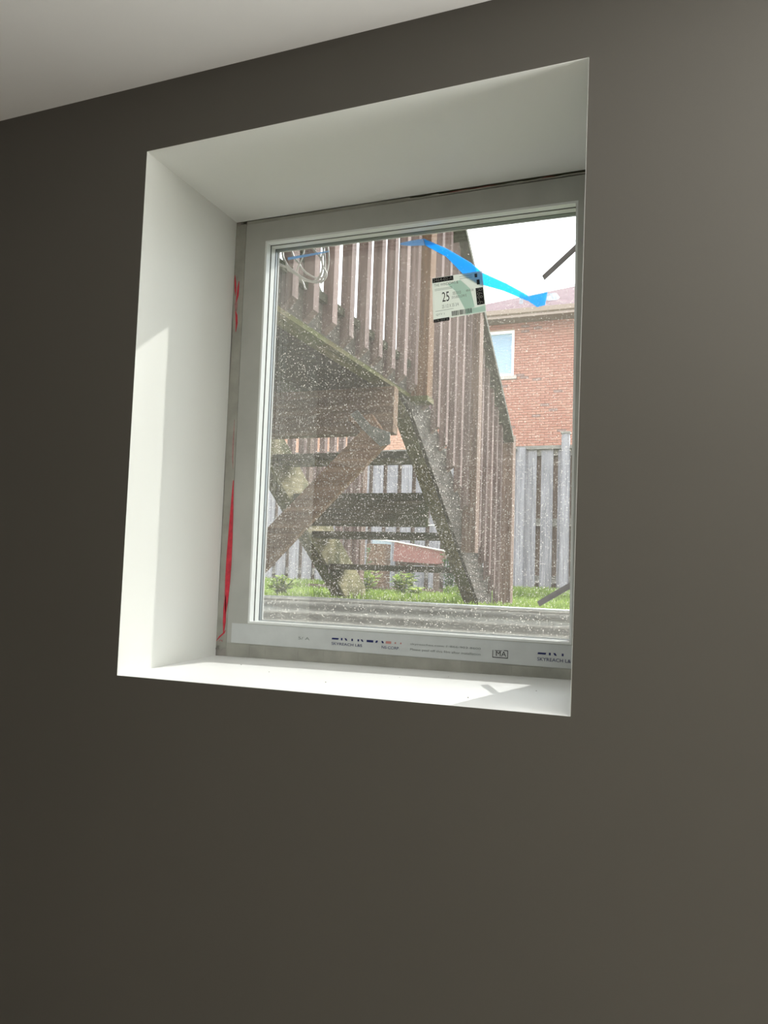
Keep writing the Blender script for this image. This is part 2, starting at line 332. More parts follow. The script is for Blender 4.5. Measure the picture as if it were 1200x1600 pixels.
# niche linings (head, left, sill, right); inner faces follow the slightly uneven plastering
def lining(name, f1, f2, b1, b2, off, mat):
    y0, y1 = 0.0, YB
    o2 = lambda p: (p[0]+off[0], p[1]+off[1])
    mb = MB(); q = [(f1, y0), (f2, y0), (b2, y1), (b1, y1)]
    mb.hexa([(p[0], y, p[1]) for p, y in q] + [(o2(p)[0], y, o2(p)[1]) for p, y in q])
    return mk(name, mb, mat, kind='structure')
lining('trim_1', fTL, fTR, bTL, bTR, (0, e), 'white')
lining('trim_2', fTL, fBL, bTL, bBL, (-e, 0), 'white')
lining('trim_3', fBL, fBR, bBL, bBR, (0, -e), 'sill')
lining('trim_4', fTR, fBR, bTR, bBR, (e, 0), 'white')
# rough wall core around the niche
m = MB(); ring(m, rect(RX0-.1, 0, XM, CZ), [(-1.0, 2.313), (-.125, 2.313), (-.125, 1.274), (-1.0, 1.274)], .20, .33)
ring(m, rect(XM, 0, RX1+.1, CZ), rect(*W2), .20, .33)
mk('wall_core', m, 'exterior', kind='structure')
# the outside leaf of the house wall
m = MB(); ring(m, rect(-9, .6, XM, 6.5), [(-.975, 2.300), (-.140, 2.300), (-.140, 1.325), (-.975, 1.325)], .33, .50)
ring(m, rect(XM, .6, 5, 6.5), rect(*W2), .33, .50)
mk('wall_outside', m, 'exterior', kind='structure')
m = MB().box((-1.27, .50, 2.66), (.42, .92, 5.6)); mk('sun_blocking_overhang', m, 'siding', kind='structure')  # unseen overhang added to block sun from the upper window

# ================================================================ window_1
win = bpy.data.objects.new('window_1', None); COL.objects.link(win); win.location = (-.57, YB, 1.31); win['kind'] = 'structure'
FX0, FX1, FZ0, FZ1 = -.957, -.156, 1.3255, 2.2875
GX0, GX1, GZ0, GZ1 = -.9005, -.2065, 1.3755, 2.2385; GY = .3825
m = MB(); ring(m, [(FX0, FZ1), (FX1, FZ1-.003), (FX1, FZ0), (FX0, FZ0)], [(GX0-.003, GZ1+.003), (GX1+.003, GZ1-.006), (GX1+.003, GZ0-.003), (GX0-.003, GZ0-.003)], YB, .390)
mk('window_frame', m, 'frame', win)
# white reveal step, then black gasket groove, then sash and spacer
def rr(mb, d0, d1, y0, y1):
    ring(mb, [(GX0+d0, GZ1-d0), (GX1-d0, GZ1-d0-.009), (GX1-d0, GZ0+d0), (GX0+d0, GZ0+d0)], [(GX0+d1, GZ1-d1), (GX1-d1, GZ1-d1-.009), (GX1-d1, GZ0+d1), (GX0+d1, GZ0+d1)], y0, y1)
m = MB(); rr(m, -.004, .0004, YB-.0004, .3435); mk('glazing_bead', m, 'vinyl', win)
m = MB(); rr(m, -.004, -.0010, .3436, .3488); mk('gasket', m, 'gasket', win)
m = MB(); rr(m, -.004, .0006, .3489, .3650); mk('sash', m, 'vinyl', win)
m = MB(); rr(m, -.004, .0004, .3652, .3680); mk('gasket', m, 'dark_spacer', win)
m = MB(); rr(m, -.004, .0010, .3682, .3775); mk('spacer', m, 'spacer', win, label='grey spacer bar')
m = MB(); rr(m, -.004, .0022, .3777, .3820); mk('inner_bead', m, 'vinyl', win)
g = MB(); g.box((GX0-.003, GY, GZ0-.003), (GX1+.003, GY+.0007, GZ1+.001)); mk('glass_pane', g, 'glass', win)
# compound strip at the left jamb, ragged, over a dark gap
m = MB().box((-.9835, .345, 1.297), (-.150, .352, 2.2965)); m2 = MB(); ring(m2, rect(-.9835, 1.297, -.150, 2.2965), rect(FX0+.004, FZ0+.004, FX1-.004, FZ1-.006), .345, .352)
mk('dark_gap', m2, 'cavity', win, label='dark gap round the frame')
rg = random.Random(3)
def ragged(x0a, x1a, x0b, x1b, z0, z1, n, j, y0, y1, gapL=None):
    mb = MB(); L = []; Rr = []
    for i in range(n+1):
        t = i/n; L.append((x0a+(x0b-x0a)*t + rg.uniform(0, j) + (gapL(t) if gapL else 0), z0+(z1-z0)*t)); Rr.append((x1a+(x1b-x1a)*t - rg.uniform(0, j*.6), z0+(z1-z0)*t))
    for i in range(n):
        a, b, c, d = L[i], Rr[i], Rr[i+1], L[i+1]
        mb.hexa([(a[0], y0, a[1]), (b[0], y0, b[1]), (c[0], y0, c[1]), (d[0], y0, d[1]), (a[0], y1, a[1]), (b[0], y1, b[1]), (c[0], y1, c[1]), (d[0], y1, d[1])])
    return mb
mk('compound_strip', ragged(-.9838, -.9572, -.9846, -.9574, 1.312, 2.290, 60, .0007, .3268, .345, lambda t: .0022 if .62 < t < .80 or .93 < t < .95 else (.0012 if .1 < t < .45 else 0)), 'mud', win)
mb = MB(); k = 50
for i in range(k):
    t0, t1 = i/k, (i+1)/k; xa, xb = -.957+t0*.804, -.957+t1*.804
    ztop = lambda t: 2.2960-.0022*t; gap = .0003 if i < 5 else (.0024+.0018*abs(math.sin(i*.9)) if i > 24 else .001)
    mb.box((xa, .328, 2.2872), (xb, .345, ztop(t0)-gap))
mk('compound_strip', mb, 'mud', win)
mb = MB()
for i in range(40):
    t0, t1 = i/40, (i+1)/40; xa, xb = -.957+t0*.803, -.957+t1*.803
    mb.box((xa, .3262+rg.uniform(0, .0006), 1.2965+.0108*t0), (xb, .345, 1.3262-rg.uniform(0, .0012)))
mk('compound_strip', mb, 'mud', win)
# red tape showing through the compound
def tape_bit(pts, w, mat, lab, y=.3262):
    mb = MB(); n = len(pts)
    for i in range(n-1):
        (xa, za), (xb, zb) = pts[i], pts[i+1]; wa = w*(.12+.88*math.sin(math.pi*i/(n-1))) ; wb = w*(.12+.88*math.sin(math.pi*(i+1)/(n-1)))
        mb.hexa([(xa-wa/2, y-.0004, za), (xa+wa/2, y-.0004, za), (xb+wb/2, y-.0004, zb), (xb-wb/2, y-.0004, zb), (xa-wa/2, y+.0004, za), (xa+wa/2, y+.0004, za), (xb+wb/2, y+.0004, zb), (xb-wb/2, y+.0004, zb)])
    mk('tape_remnant', mb, mat, win, label=lab)
tape_bit([(-.9590, 1.690), (-.9592, 1.62), (-.9597, 1.55), (-.9604, 1.50), (-.9608, 1.46), (-.9616, 1.415), (-.9622, 1.39)], .0135, 'red_tape', 'red tape remnant')
tape_bit([(-.9630, 1.60), (-.9645, 1.53), (-.9650, 1.47), (-.9662, 1.41), (-.9655, 1.36)], .0075, 'pink_tape', 'smeared pink tape remnant', .3266)
tape_bit([(-.9640, 1.43), (-.9650, 1.40), (-.9645, 1.37), (-.9655, 1.345)], .0080, 'red_tape', 'red tape remnant')
tape_bit([(-.9830, 1.328), (-.9745, 1.338), (-.9650, 1.346), (-.9600, 1.353)], .0050, 'red_tape', 'red tape remnant')
tape_bit([(-.9775, 1.327), (-.9705, 1.331), (-.9670, 1.327)], .0055, 'pink_tape', 'smeared pink tape remnant')
tape_bit([(-.9815, 2.170), (-.9800, 2.155), (-.9785, 2.135), (-.9775, 2.12)], .0042, 'red_tape', 'red tape remnant')
tape_bit([(-.9700, 2.155), (-.9712, 2.14), (-.9718, 2.12), (-.9745, 2.105)], .0050, 'red_tape', 'red tape remnant')
tape_bit([(-.9760, 2.085), (-.9725, 2.075), (-.9708, 2.055), (-.9722, 2.035)], .0055, 'red_tape', 'red tape remnant')
tape_bit([(-.9758, 2.12), (-.9750, 2.10), (-.9735, 2.07)], .0080, 'pink_tape', 'smeared pink tape remnant', .3266)
tape_bit([(-.9615, 1.715), (-.9640, 1.74), (-.9645, 1.78), (-.9640, 1.83)], .0030, 'pink_tape', 'smeared pink tape remnant', .3266)
tape_bit([(-.470, 2.2905), (-.440, 2.2912), (-.400, 2.2910), (-.370, 2.2915)], .0030, 'red_tape', 'red tape remnant', .3275)
tape_bit([(-.275, 2.2900), (-.262, 2.2915), (-.250, 2.2900)], .0030, 'red_tape', 'red tape remnant', .3275)
for pts in ([(-.9830, 1.310), (-.9760, 1.318), (-.9720, 1.308)], [(-.9700, 1.306), (-.9640, 1.312)]):
    tape_bit(pts, .006, 'mud', 'lump of dried compound', .3245)
# printed protective film on the bottom rail
fm = MB().box((-.945, YB-.0009, 1.3270), (-.160, YB-.0002, 1.3700)); film = mk('protective_film', fm, 'film', win, label='silvery printed film')
pf = lambda u, v: (u, YB-.0014, v)
mb = MB()
def frag(x, w, h=.0042, sl=0.0, z=1.3515):
    mb.quad((x, YB-.0014, z-h/2), (x+w, YB-.0014, z-h/2), (x+w+sl, YB-.0014, z+h/2), (x+sl, YB-.0014, z+h/2))
for base in (-.698, -.2655):
    frag(base, .0155, .0035, .001)
    for dx, w, sl in ((.0215, .0035, 0), (.0325, .0040, -.003), (.0455, .0035, 0)): frag(base+dx, w, .0048, sl)
for dx, w, sl in ((.0595, .0035, 0), (.0695, .0035, -.003), (.0800, .0150, 0), (.0990, .0045, .002), (.1145, .004, -.002)): frag(-.698+dx, w, .0046, sl)
mk('lettering', mb, 'navy_ink', film, label='cut-off navy logo print', kind='stuff')
mb = MB(); frag(-.5755, .012, .0048, 0)
for dx in (.1420, .1540): frag(-.698+dx, .003, .003)
mk('lettering', mb, 'red_ink', film, label='faded red print', kind='stuff')
mb = MB(); put_text(mb, 'SKYREACH L&S', pf, -.698, 1.3385, -.628, 1.3440); put_text(mb, 'NS CORP.', pf, -.584, 1.3385, -.545, 1.3440)
put_text(mb, 'SKYREACH L&', pf, -.2655, 1.3375, -.203, 1.3440); mk('lettering', mb, 'navy_ink', film, label='navy company line', kind='stuff')
mb = MB(); put_text(mb, 'skyreaches.com 1-866-903-8600', pf, -.522, 1.3490, -.376, 1.3540); put_text(mb, 'Please peel off this film after installation', pf, -.522, 1.3375, -.376, 1.3435)
put_text(mb, '5/ A', pf, -.777, 1.3445, -.750, 1.3505); mk('lettering', mb, 'grey_ink', film, label='small grey print', kind='stuff')
mb = MB(); put_text(mb, 'MA', pf, -.3455, 1.3405, -.3255, 1.3500)
for a, b in (((-.3525, 1.3375), (-.3513, 1.3515)), ((-.3525, 1.3370), (-.3220, 1.3385)), ((-.3232, 1.3375), (-.3220, 1.3525)), ((-.3300, 1.3512), (-.3220, 1.3525)), ((-.3480, 1.3505), (-.3340, 1.3515))):
    mb.quad((a[0], YB-.0014, a[1]), (b[0], YB-.0014, a[1]), (b[0], YB-.0014, b[1]), (a[0], YB-.0014, b[1]))
mk('lettering', mb, 'ink', film, label='black boxed mark', kind='stuff')

# ================================================================ things on the glass
# paper label
GS = 1.0142       # the pane sits 22 mm further out than the first measurement
GG = lambda x, z: (x*GS, 1.5+(z-1.5)*GS)
q00, q10, q11, q01 = Vector((-.5049, 0, 2.0302)), Vector((-.3899, 0, 2.0389)), Vector((-.4015, 0, 2.1273)), Vector((-.5106, 0, 2.1230))
def lf(y):
    def f(u, v):
        p = q00*(1-u)*(1-v)+q10*u*(1-v)+q11*u*v+q01*(1-u)*v; a_, b_ = GG(p.x, p.z); return (a_, y+.0200, b_)
    return f
st = thing('window_sticker', (-.456, .3815, 2.04), 'white printed paper label with mint backlit tint stuck on the glass, number 25', 'sticker')
mb = MB(); a, b = lf(.3616), lf(.3622); mb.hexa([a(0,0), a(1,0), a(1,1), a(0,1), b(0,0), b(1,0), b(1,1), b(0,1)]); mk('paper', mb, 'label_paper', st)
s1, s2 = lf(.3612), lf(.3609)
def patch(mb, fn, u0, v0, u1, v1): mb.quad(fn(u0, v0), fn(u1, v0), fn(u1, v1), fn(u0, v1))
mb = MB(); mb.quad(s1(.62, .12), s1(.985, .16), s1(.985, .02), s1(.62, .01)); mb.quad(s1(.62, .12), s1(.80, .16), s1(.74, .62), s1(.56, .86), s1(.30, .80), s1(.45, .62)); mk('backlit_tint', mb, 'label_backlit', st, label='mint tint painted as sky light through the paper')  # mint colour paints the sky light showing through the paper
mb = MB(); patch(mb, s2, .01, .88, .43, .99); patch(mb, s2, .845, .19, .985, .60); patch(mb, s2, .85, .86, .90, .95); patch(mb, s2, .88, .68, .935, .80)
x = .36
rb = random.Random(5)
while x < .74:
    w = rb.choice((.006, .010, .015)); patch(mb, s2, x, .03, x+w, .145); x += w+rb.choice((.006, .010))
put_text(mb, '25', s2, .19, .40, .33, .63)
patch(mb, s2, .01, -.055, .31, .02)
mk('lettering', mb, 'ink', st, label='black print and bar code', kind='stuff')
mb = MB(); s3 = lf(.3606); put_text(mb, '2464-02-A', s3, .025, .898, .415, .975); put_text(mb, 'R68-6', s3, .865, .21, .965, .58, rot=True); put_text(mb, '2196 SIDE 26', s3, .03, -.045, .29, .005)
mk('lettering', mb, 'label_paper', st, label='white lettering on black', kind='stuff')
mb = MB()
put_text(mb, 'THE WINDOWS &', s2, .04, .785, .52, .85); put_text(mb, 'SIZE 29 X 35', s2, .40, .53, .56, .60); put_text(mb, 'DOUBLE LOW E', s2, .38, .44, .66, .50); put_text(mb, '25 1/2 X 35 3/4', s2, .18, .25, .50, .33); put_text(mb, '409-41126', s2, .66, .55, .80, .60)
for v in (.72, .69, .20, .93, .88): patch(mb, s2, .05 if v < .8 else .55, v, .40 if v < .8 else .80, v+.008)
put_text(mb, 'QTY 1', s2, .06, .09, .22, .14)
mk('lettering', mb, 'grey_ink', st, label='small grey print', kind='stuff')
# ribbons
def ribbon(pts, y, th, mb=None):
    mb = mb or MB()
    pts = [(GG(*a), GG(*b)) for a, b in pts]; y = y+.0190
    for i in range(len(pts)-1):
        (a0, a1), (b0, b1) = pts[i], pts[i+1]
        mb.hexa([(a0[0], y, a0[1]), (b0[0], y, b0[1]), (b1[0], y, b1[1]), (a1[0], y, a1[1]), (a0[0], y+th, a0[1]), (b0[0], y+th, b0[1]), (b1[0], y+th, b1[1]), (a1[0], y+th, a1[1])])
    return mb
tp = thing('painters_tape', (-.45, .385, 2.07), 'loose bright blue tape strip slanting across the top of the glass', 'tape')
mk('tape_strip', ribbon([((-.534, 2.2155), (-.530, 2.2000)), ((-.480, 2.1860), (-.482, 2.1690)), ((-.428, 2.1500), (-.440, 2.1230)), ((-.400, 2.1240), (-.408, 2.1010)), ((-.350, 2.0960), (-.356, 2.0810)), ((-.310, 2.0700), (-.314, 2.0590)), ((-.302, 2.0635), (-.303, 2.0540))], .3665, .0004), 'blue_tape', tp)
mk('tape_tip', ribbon([((-.3015, 2.0650), (-.3030, 2.0535)), ((-.275, 2.0680), (-.2860, 2.0400)), ((-.2655, 2.0700), (-.2700, 2.0430))], .3668, .0004), 'blue_tape', tp)
mk('tape_strip', ribbon([((-.588, 2.2120), (-.587, 2.2085)), ((-.565, 2.2145), (-.566, 2.2030)), ((-.535, 2.2150), (-.531, 2.2000))], .3667, .0004), 'pale_tape', tp, label='purplish doubled end')
t2 = mk('tape_piece', ribbon([((-.866, 2.2140), (-.865, 2.2075)), ((-.830, 2.2150), (-.829, 2.2090)), ((-.790, 2.2160), (-.789, 2.2115)), ((-.760, 2.2170), (-.759, 2.2140))], .3667, .0004), 'pale_tape'); tag(t2, 'thin pale blue tape piece along the top left edge of the glass', 'tape')
# grey strips at the right edge
def strip(name, p0, p1, w, label):
    p0 = Vector(p0); p1 = Vector(p1); d = (p1-p0).normalized(); n = Vector((-d.z, 0, d.x))*w/2; th = Vector((0, -.0018, 0))
    m_ = MB(); m_.hexa([p0-n, p1-n, p1+n, p0+n, p0-n+th, p1-n+th, p1+n+th, p0+n+th]); o = mk(name, m_, 'strap'); tag(o, label, 'strip', 'grey strips at the right edge of the window'); return o
strip('plastic_strip', (-.2775, .3790, 2.1045), (-.1880, .3245, 2.1520), .0125, 'dark grey strip slanting against the white sky at the upper right of the pane')
strip('plastic_strip', (-.2750, .3790, 1.4425), (-.1860, .3245, 1.4945), .0125, 'grey strip slanting over the grass at the lower right of the pane')
# crumbs on the sill
base = MB(); bmx = bmesh.new(); bmesh.ops.create_icosphere(bmx, subdivisions=1, radius=.0016)
for v in bmx.verts: v.co *= rnd.uniform(.6, 1.2)
cm = bpy.data.meshes.new('crumb'); bmx.to_mesh(cm); bmx.free(); cm.materials.append(MAT['crumb'])
for x, y, s in ((-.60, .10, 1), (-.5, .21, .7), (-.75, .16, .8), (-.33, .07, .9), (-.24, .18, .7), (-.42, .26, .6), (-.85, .22, .8)):
    o = inst('plaster_crumb', cm, (x, y, 1.2965-.0066*0 + .0005 + (x+.9795)*.0095 + .017*y*0 + .006*(y/.3275)*0)); o.scale = (s,)*3
    # rest on the slightly sloping sill
    tx = (x+.98)/.82; zf = 1.2893+(1.2972-1.2893)*tx; zb = 1.2956+(1.3072-1.2956)*tx; o.location.z = zf+(zb-zf)*y/YB+.0008*s
    tag(o, 'tiny dark plaster crumb lying on the sunlit white sill', 'crumb', 'plaster crumbs on the window sill')

# ================================================================ OUTSIDE : ground
GZ = lambda y: 1.335 - .02*min(max(y-.5, 0), 4)
mb = MB()
ys = [1.36, 2.5, 4.5, 7, 12, 30, 90]
for i in range(len(ys)-1): mb.quad((-60, ys[i], GZ(ys[i])), (60, ys[i], GZ(ys[i])), (60, ys[i+1], GZ(ys[i+1])), (-60, ys[i+1], GZ(ys[i+1])))
mb.quad((-60, .5, GZ(.5)), (-1.72, .5, GZ(.5)), (-1.72, 1.36, GZ(1.36)), (-60, 1.36, GZ(1.36)))
mb.quad((.36, .5, GZ(.5)), (60, .5, GZ(.5)), (60, 1.36, GZ(1.36)), (.36, 1.36, GZ(1.36)))
mk('ground', mb, 'soil', kind='structure')
# window well
well = thing('window_well', (-.68, .9, .95), 'corrugated galvanised steel window well curving round outside the window', 'window well')
plan = [(-1.62, .505), (-1.62, .86)]
for i in range(1, 9):
    a = math.pi - i/8*math.pi/2; plan.append((-1.17+.45*math.cos(a), .86+.44*math.sin(a)))
plan += [(-.9, 1.302), (-.5, 1.302), (-.2, 1.302)]
for i in range(1, 9):
    a = math.pi/2 - i/8*math.pi/2; plan.append((-.2+.45*math.cos(a), .86+.44*math.sin(a)))
plan += [(.25, .505)]
nrm = []
for i, p in enumerate(plan):
    a = Vector(plan[max(i-1, 0)]); b = Vector(plan[min(i+1, len(plan)-1)]); d = (b-a).normalized(); nrm.append(Vector((-d.y, d.x)))
mb = MB(); zs = [.95+.0075*i for i in range(59)]
for z in zs:
    off = .011*math.sin((z-.95)/.068*2*math.pi)
    for p, n in zip(plan, nrm): mb.v.append((p[0]+n.x*off, p[1]+n.y*off, z))
K = len(plan)
for j in range(len(zs)-1):
    for i in range(K-1): mb.f.append((j*K+i, j*K+i+1, (j+1)*K+i+1, (j+1)*K+i))
mk('corrugated_wall', mb, 'galv', well, smooth=True)
mk('rolled_rim', MB().tube([(p[0], p[1], 1.387) for p in plan], .0085, 10), 'galv', well, smooth=True)
mb = MB(); rg2 = random.Random(9)
mb.box((-1.6, .505, .90), (.23, 1.28, .95)); mk('gravel_bed', mb, 'gravel', well)

# grass blades
def blades(n, x0, x1, y0, y1, h0, h1, seed, dens=None):
    r_ = random.Random(seed); v = []; f = []
    for i in range(n):
        x = r_.uniform(x0, x1); y = r_.uniform(y0, y1)
        if dens and not dens(x, y, r_): continue
        h = r_.uniform(h0, h1); a = r_.uniform(0, 6.28); w = .006+.004*r_.random(); lx, ly = r_.uniform(-.4, .4)*h, r_.uniform(-.4, .4)*h; z = GZ(y)-.004
        dx, dy = math.cos(a)*w, math.sin(a)*w; k = len(v)
        v += [(x-dx, y-dy, z), (x+dx, y+dy, z), (x+lx*.4+dx*.7, y+ly*.4+dy*.7, z+h*.6), (x+lx*.4-dx*.7, y+ly*.4-dy*.7, z+h*.6), (x+lx, y+ly, z+h)]
        f += [(k, k+1, k+2, k+3), (k+3, k+2, k+4)]
    return v, f
mb = MB()
for args in ((26000, -6.5, 1.5, 3.2, 8.2, .02, .055, 1), (9000, -6, 1.5, 1.45, 3.2, .02, .05, 2), (9000, -2.4, .6, 6.6, 8.2, .05, .13, 3), (9000, -6.5, -4.0, 4.0, 8.1, .05, .12, 4), (1500, -2.9, -1.4, 4.1, 5.2, .04, .09, 5)):
    v, f = blades(*args); n = len(mb.v); mb.v += v; mb.f += [tuple(n+i for i in q) for q in f]
me = bpy.data.meshes.new('grass'); me.from_pydata(mb.v, [], mb.f); me.materials.append(MAT['grass'])
go = bpy.data.objects.new('lawn_grass', me); COL.objects.link(go); tag(go, 'bright green unmown grass growing over the yard', 'grass', kind='stuff')

# ================================================================ deck
XO = -1.34           # outer face of rim and stringer
deck = thing('wooden_deck', (-2.4, 1.6, 1.33), 'raised brown wooden deck seen from below, with railing and knee brace', 'deck')
DZ = 2.565; DY1 = 2.60
mk('rim_board', MB().box((XO-.04, .52, DZ-.155), (XO, DY1, DZ-.035)), 'skirt', deck)
mk('nailer_strip', MB().box((XO-.085, .52, DZ-.175), (XO-.001, DY1, DZ-.155)), 'mossy', deck, label='green mossy strip along the lower edge')
mk('rim_board', MB().box((-4.4, DY1-.04, DZ-.19), (XO-.04, DY1, DZ-.035)), 'mossy', deck)
mk('ledger_board', MB().box((-4.4, .505, DZ-.19), (XO-.04, .545, DZ-.035)), 'mossy', deck)
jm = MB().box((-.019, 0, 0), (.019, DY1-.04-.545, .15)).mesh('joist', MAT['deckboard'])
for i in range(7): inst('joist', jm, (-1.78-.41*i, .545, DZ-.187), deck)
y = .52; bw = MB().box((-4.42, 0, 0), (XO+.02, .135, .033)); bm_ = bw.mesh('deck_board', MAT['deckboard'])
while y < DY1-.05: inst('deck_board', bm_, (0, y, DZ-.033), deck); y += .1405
mk('beam', MB().box((-3.5, 2.20, 2.150), (-1.302, 2.238, 2.374)), 'beam', deck, bevel=.003)
mk('beam', MB().box((-3.5, 2.242, 2.150), (-1.310, 2.28, 2.374)), 'beam', deck, bevel=.003)
# knee brace (2x6) lapped on the beam face
mk('knee_brace', MB().prism([(-2.36, 1.06), (-2.36, 1.28), (-1.4536, 2.150), (-1.52, 2.215), (-1.40, 2.235), (-1.307, 2.105)], 1, 2.158, 2.198), 'brace', deck, bevel=.003)
mk('bracket', MB().prism([(-1.505, 2.235), (-1.470, 2.255), (-1.395, 2.175), (-1.300, 2.142), (-1.296, 2.085), (-1.345, 2.075), (-1.44, 2.16)], 1, 2.153, 2.157), 'bracket', deck, label='dull grey bracket')
mk('post', MB().box((-2.45, 2.20, 1.27), (-2.36, 2.29, 2.150)), 'brown_post', deck)
mk('knee_brace', MB().prism([(-2.20, 2.150), (-2.36, 2.0), (-2.36, 1.86), (-2.05, 2.150)], 1, 2.290, 2.33), 'brace', deck)
def baluster_mesh(h, top=0):
    # square picket with a 45-degree cut at the foot
    w = .044; mb = MB()
    mb.hexa([(0, 0, 0), (w, 0, .040), (w, w, .040), (0, w, 0), (0, 0, h), (w, 0, h), (w, w, h), (0, w, h)]); return mb
bmesh_deck = baluster_mesh(1.07).mesh('baluster', MAT['baluster'])
for i in range(-4, 8):
    inst('baluster', bmesh_deck, (XO, 1.325+.163*i, 2.412+rnd.uniform(-.006, .006)), deck)
mk('handrail', MB().box((XO-.06, .55, 3.66), (XO+.08, 2.56, 3.70)), 'brown_post', deck)
mk('rail', MB().box((XO-.038, .55, 3.45), (XO, 2.53, 3.54)), 'brown_post', deck)
mk('foot_block', MB().box((XO+.001, 2.528, 2.372), (XO+.094, 2.632, 2.399)), 'mossy', deck, label='mossy foot of the newel post')
mk('newel_post', MB().box((XO, 2.535, 2.40), (XO+.089, 2.624, 3.80)), 'brown_post', deck, bevel=.003)

# ================================================================ staircase
stair = thing('wooden_staircase', (-1.9, 3.7, 1.26), 'open-riser wooden staircase descending from the deck to the lawn', 'staircase')
SB = lambda y: 1.50 - .70*(y-3.75)       # lower edge of the stringers
def stringer(x0, x1, mat, name='stringer'):
    y0, y1 = 2.60, 4.07
    poly = [(y0, SB(y0)), (y1, SB(y1)), (y1+.33, SB(y1)+.02), (y1+.33, SB(y1+.33)+.34), (y0, min(SB(y0)+.34, 2.52))]
    poly = [(2.42, 2.374), (2.55, 2.33), (4.085, 1.265), (4.42, 1.265), (4.42, 1.36), (2.72, 2.50), (2.602, 2.50), (2.602, 2.374)]
    return mk(name, MB().prism(poly, 0, x0, x1), mat, stair, bevel=.002)
stringer(-1.45, XO-.024, 'mossy'); stringer(XO-.023, XO-.001, 'skirt', 'skirt_board'); stringer(-2.46, -2.373, 'mossy'); stringer(-2.372, -2.35, 'mossy_sunlit', 'skirt_board')
TY = [(3.46, 1.53), (3.175, 1.74), (2.89, 1.955), (2.605, 2.165)]
for k, (yb, zt) in enumerate([(3.74, 1.53), (3.46, 1.743), (3.175, 1.966), (2.89, 2.175), (2.66, 2.37)]):
    mk('tread', MB().box((-2.35, yb, zt-.04), (-1.45, yb+.285, zt)), 'tread', stair, bevel=.004)
mk('tread_support', MB().box((-2.35, 3.18, 1.966-.205), (-1.45, 3.215, 1.966-.041)), 'tread', stair, label='dark board on edge')
mk('tread_support', MB().box((-2.35, 2.895, 2.175-.07), (-1.45, 2.93, 2.175-.041)), 'mossy', stair, label='paler board on edge')
RZ = lambda y: 3.538 - .703*(y-3.1245)   # outer lower edge of the handrail
BB = lambda y: 2.13 - .64*(y-3.187)
def picket(y, x0, zb, zt0, zt1, w=.042, name='baluster', mat='baluster'):
    ch = .036 if name == 'baluster' else 0
    return mk(name, MB().hexa([(x0, y, zb-ch), (x0+w, y, zb), (x0+w, y+w, zb), (x0, y+w, zb-ch), (x0, y, zt0), (x0+w, y, zt0), (x0+w, y+w, zt1), (x0, y+w, zt1)]), mat, stair)
for i in range(6):
    y = 2.710+.160*i; picket(y, XO, BB(y) if y > 2.9 else BB(y)-.03, RZ(y), RZ(y+.038))
for i in range(6):
    y = 3.700+.1480*i; picket(y, XO, BB(y) - .03, RZ(y), RZ(y+.038))
picket(3.560, XO, 1.625, RZ(3.56)-.001, RZ(3.649), .089, 'newel_post', 'faded_post')
picket(4.600, XO, 1.255, 2.560, 2.560, .095, 'newel_post', 'faded_post')
y0, y1 = 2.45, 4.60
mk('handrail', MB().hexa([(XO-.06, y0, RZ(y0)), (XO+.10, y0, RZ(y0)), (XO+.10, y1, RZ(y1)), (XO-.06, y1, RZ(y1)), (XO-.06, y0, RZ(y0)+.04), (XO+.10, y0, RZ(y0)+.04), (XO+.10, y1, RZ(y1)+.04), (XO-.06, y1, RZ(y1)+.04)]), 'rail_dark', stair, bevel=.002)
# far-side railing
XL = -2.46; LO = .21     # the far-side rail sits a little higher
for i in range(12):
    y = 2.70+.160*i
    if y < 4.5: picket(y, XL-.040, BB(y)-.05, RZ(y)+LO, RZ(y+.038)+LO)
for y in (2.60, 3.60, 4.55):
    picket(y, XL-.090, 1.26 if y > 4 else BB(y)-.1, RZ(y)+LO if y < 4 else 2.72, RZ(y+.089)+LO if y < 4 else 2.72, .089, 'newel_post', 'faded_post')
mk('handrail', MB().hexa([(XL-.12, y0, RZ(y0)+LO), (XL+.04, y0, RZ(y0)+LO), (XL+.04, y1, RZ(y1)+LO), (XL-.12, y1, RZ(y1)+LO), (XL-.12, y0, RZ(y0)+LO+.04), (XL+.04, y0, RZ(y0)+LO+.04), (XL+.04, y1, RZ(y1)+LO+.04), (XL-.12, y1, RZ(y1)+LO+.04)]), 'rail_dark', stair, bevel=.002)

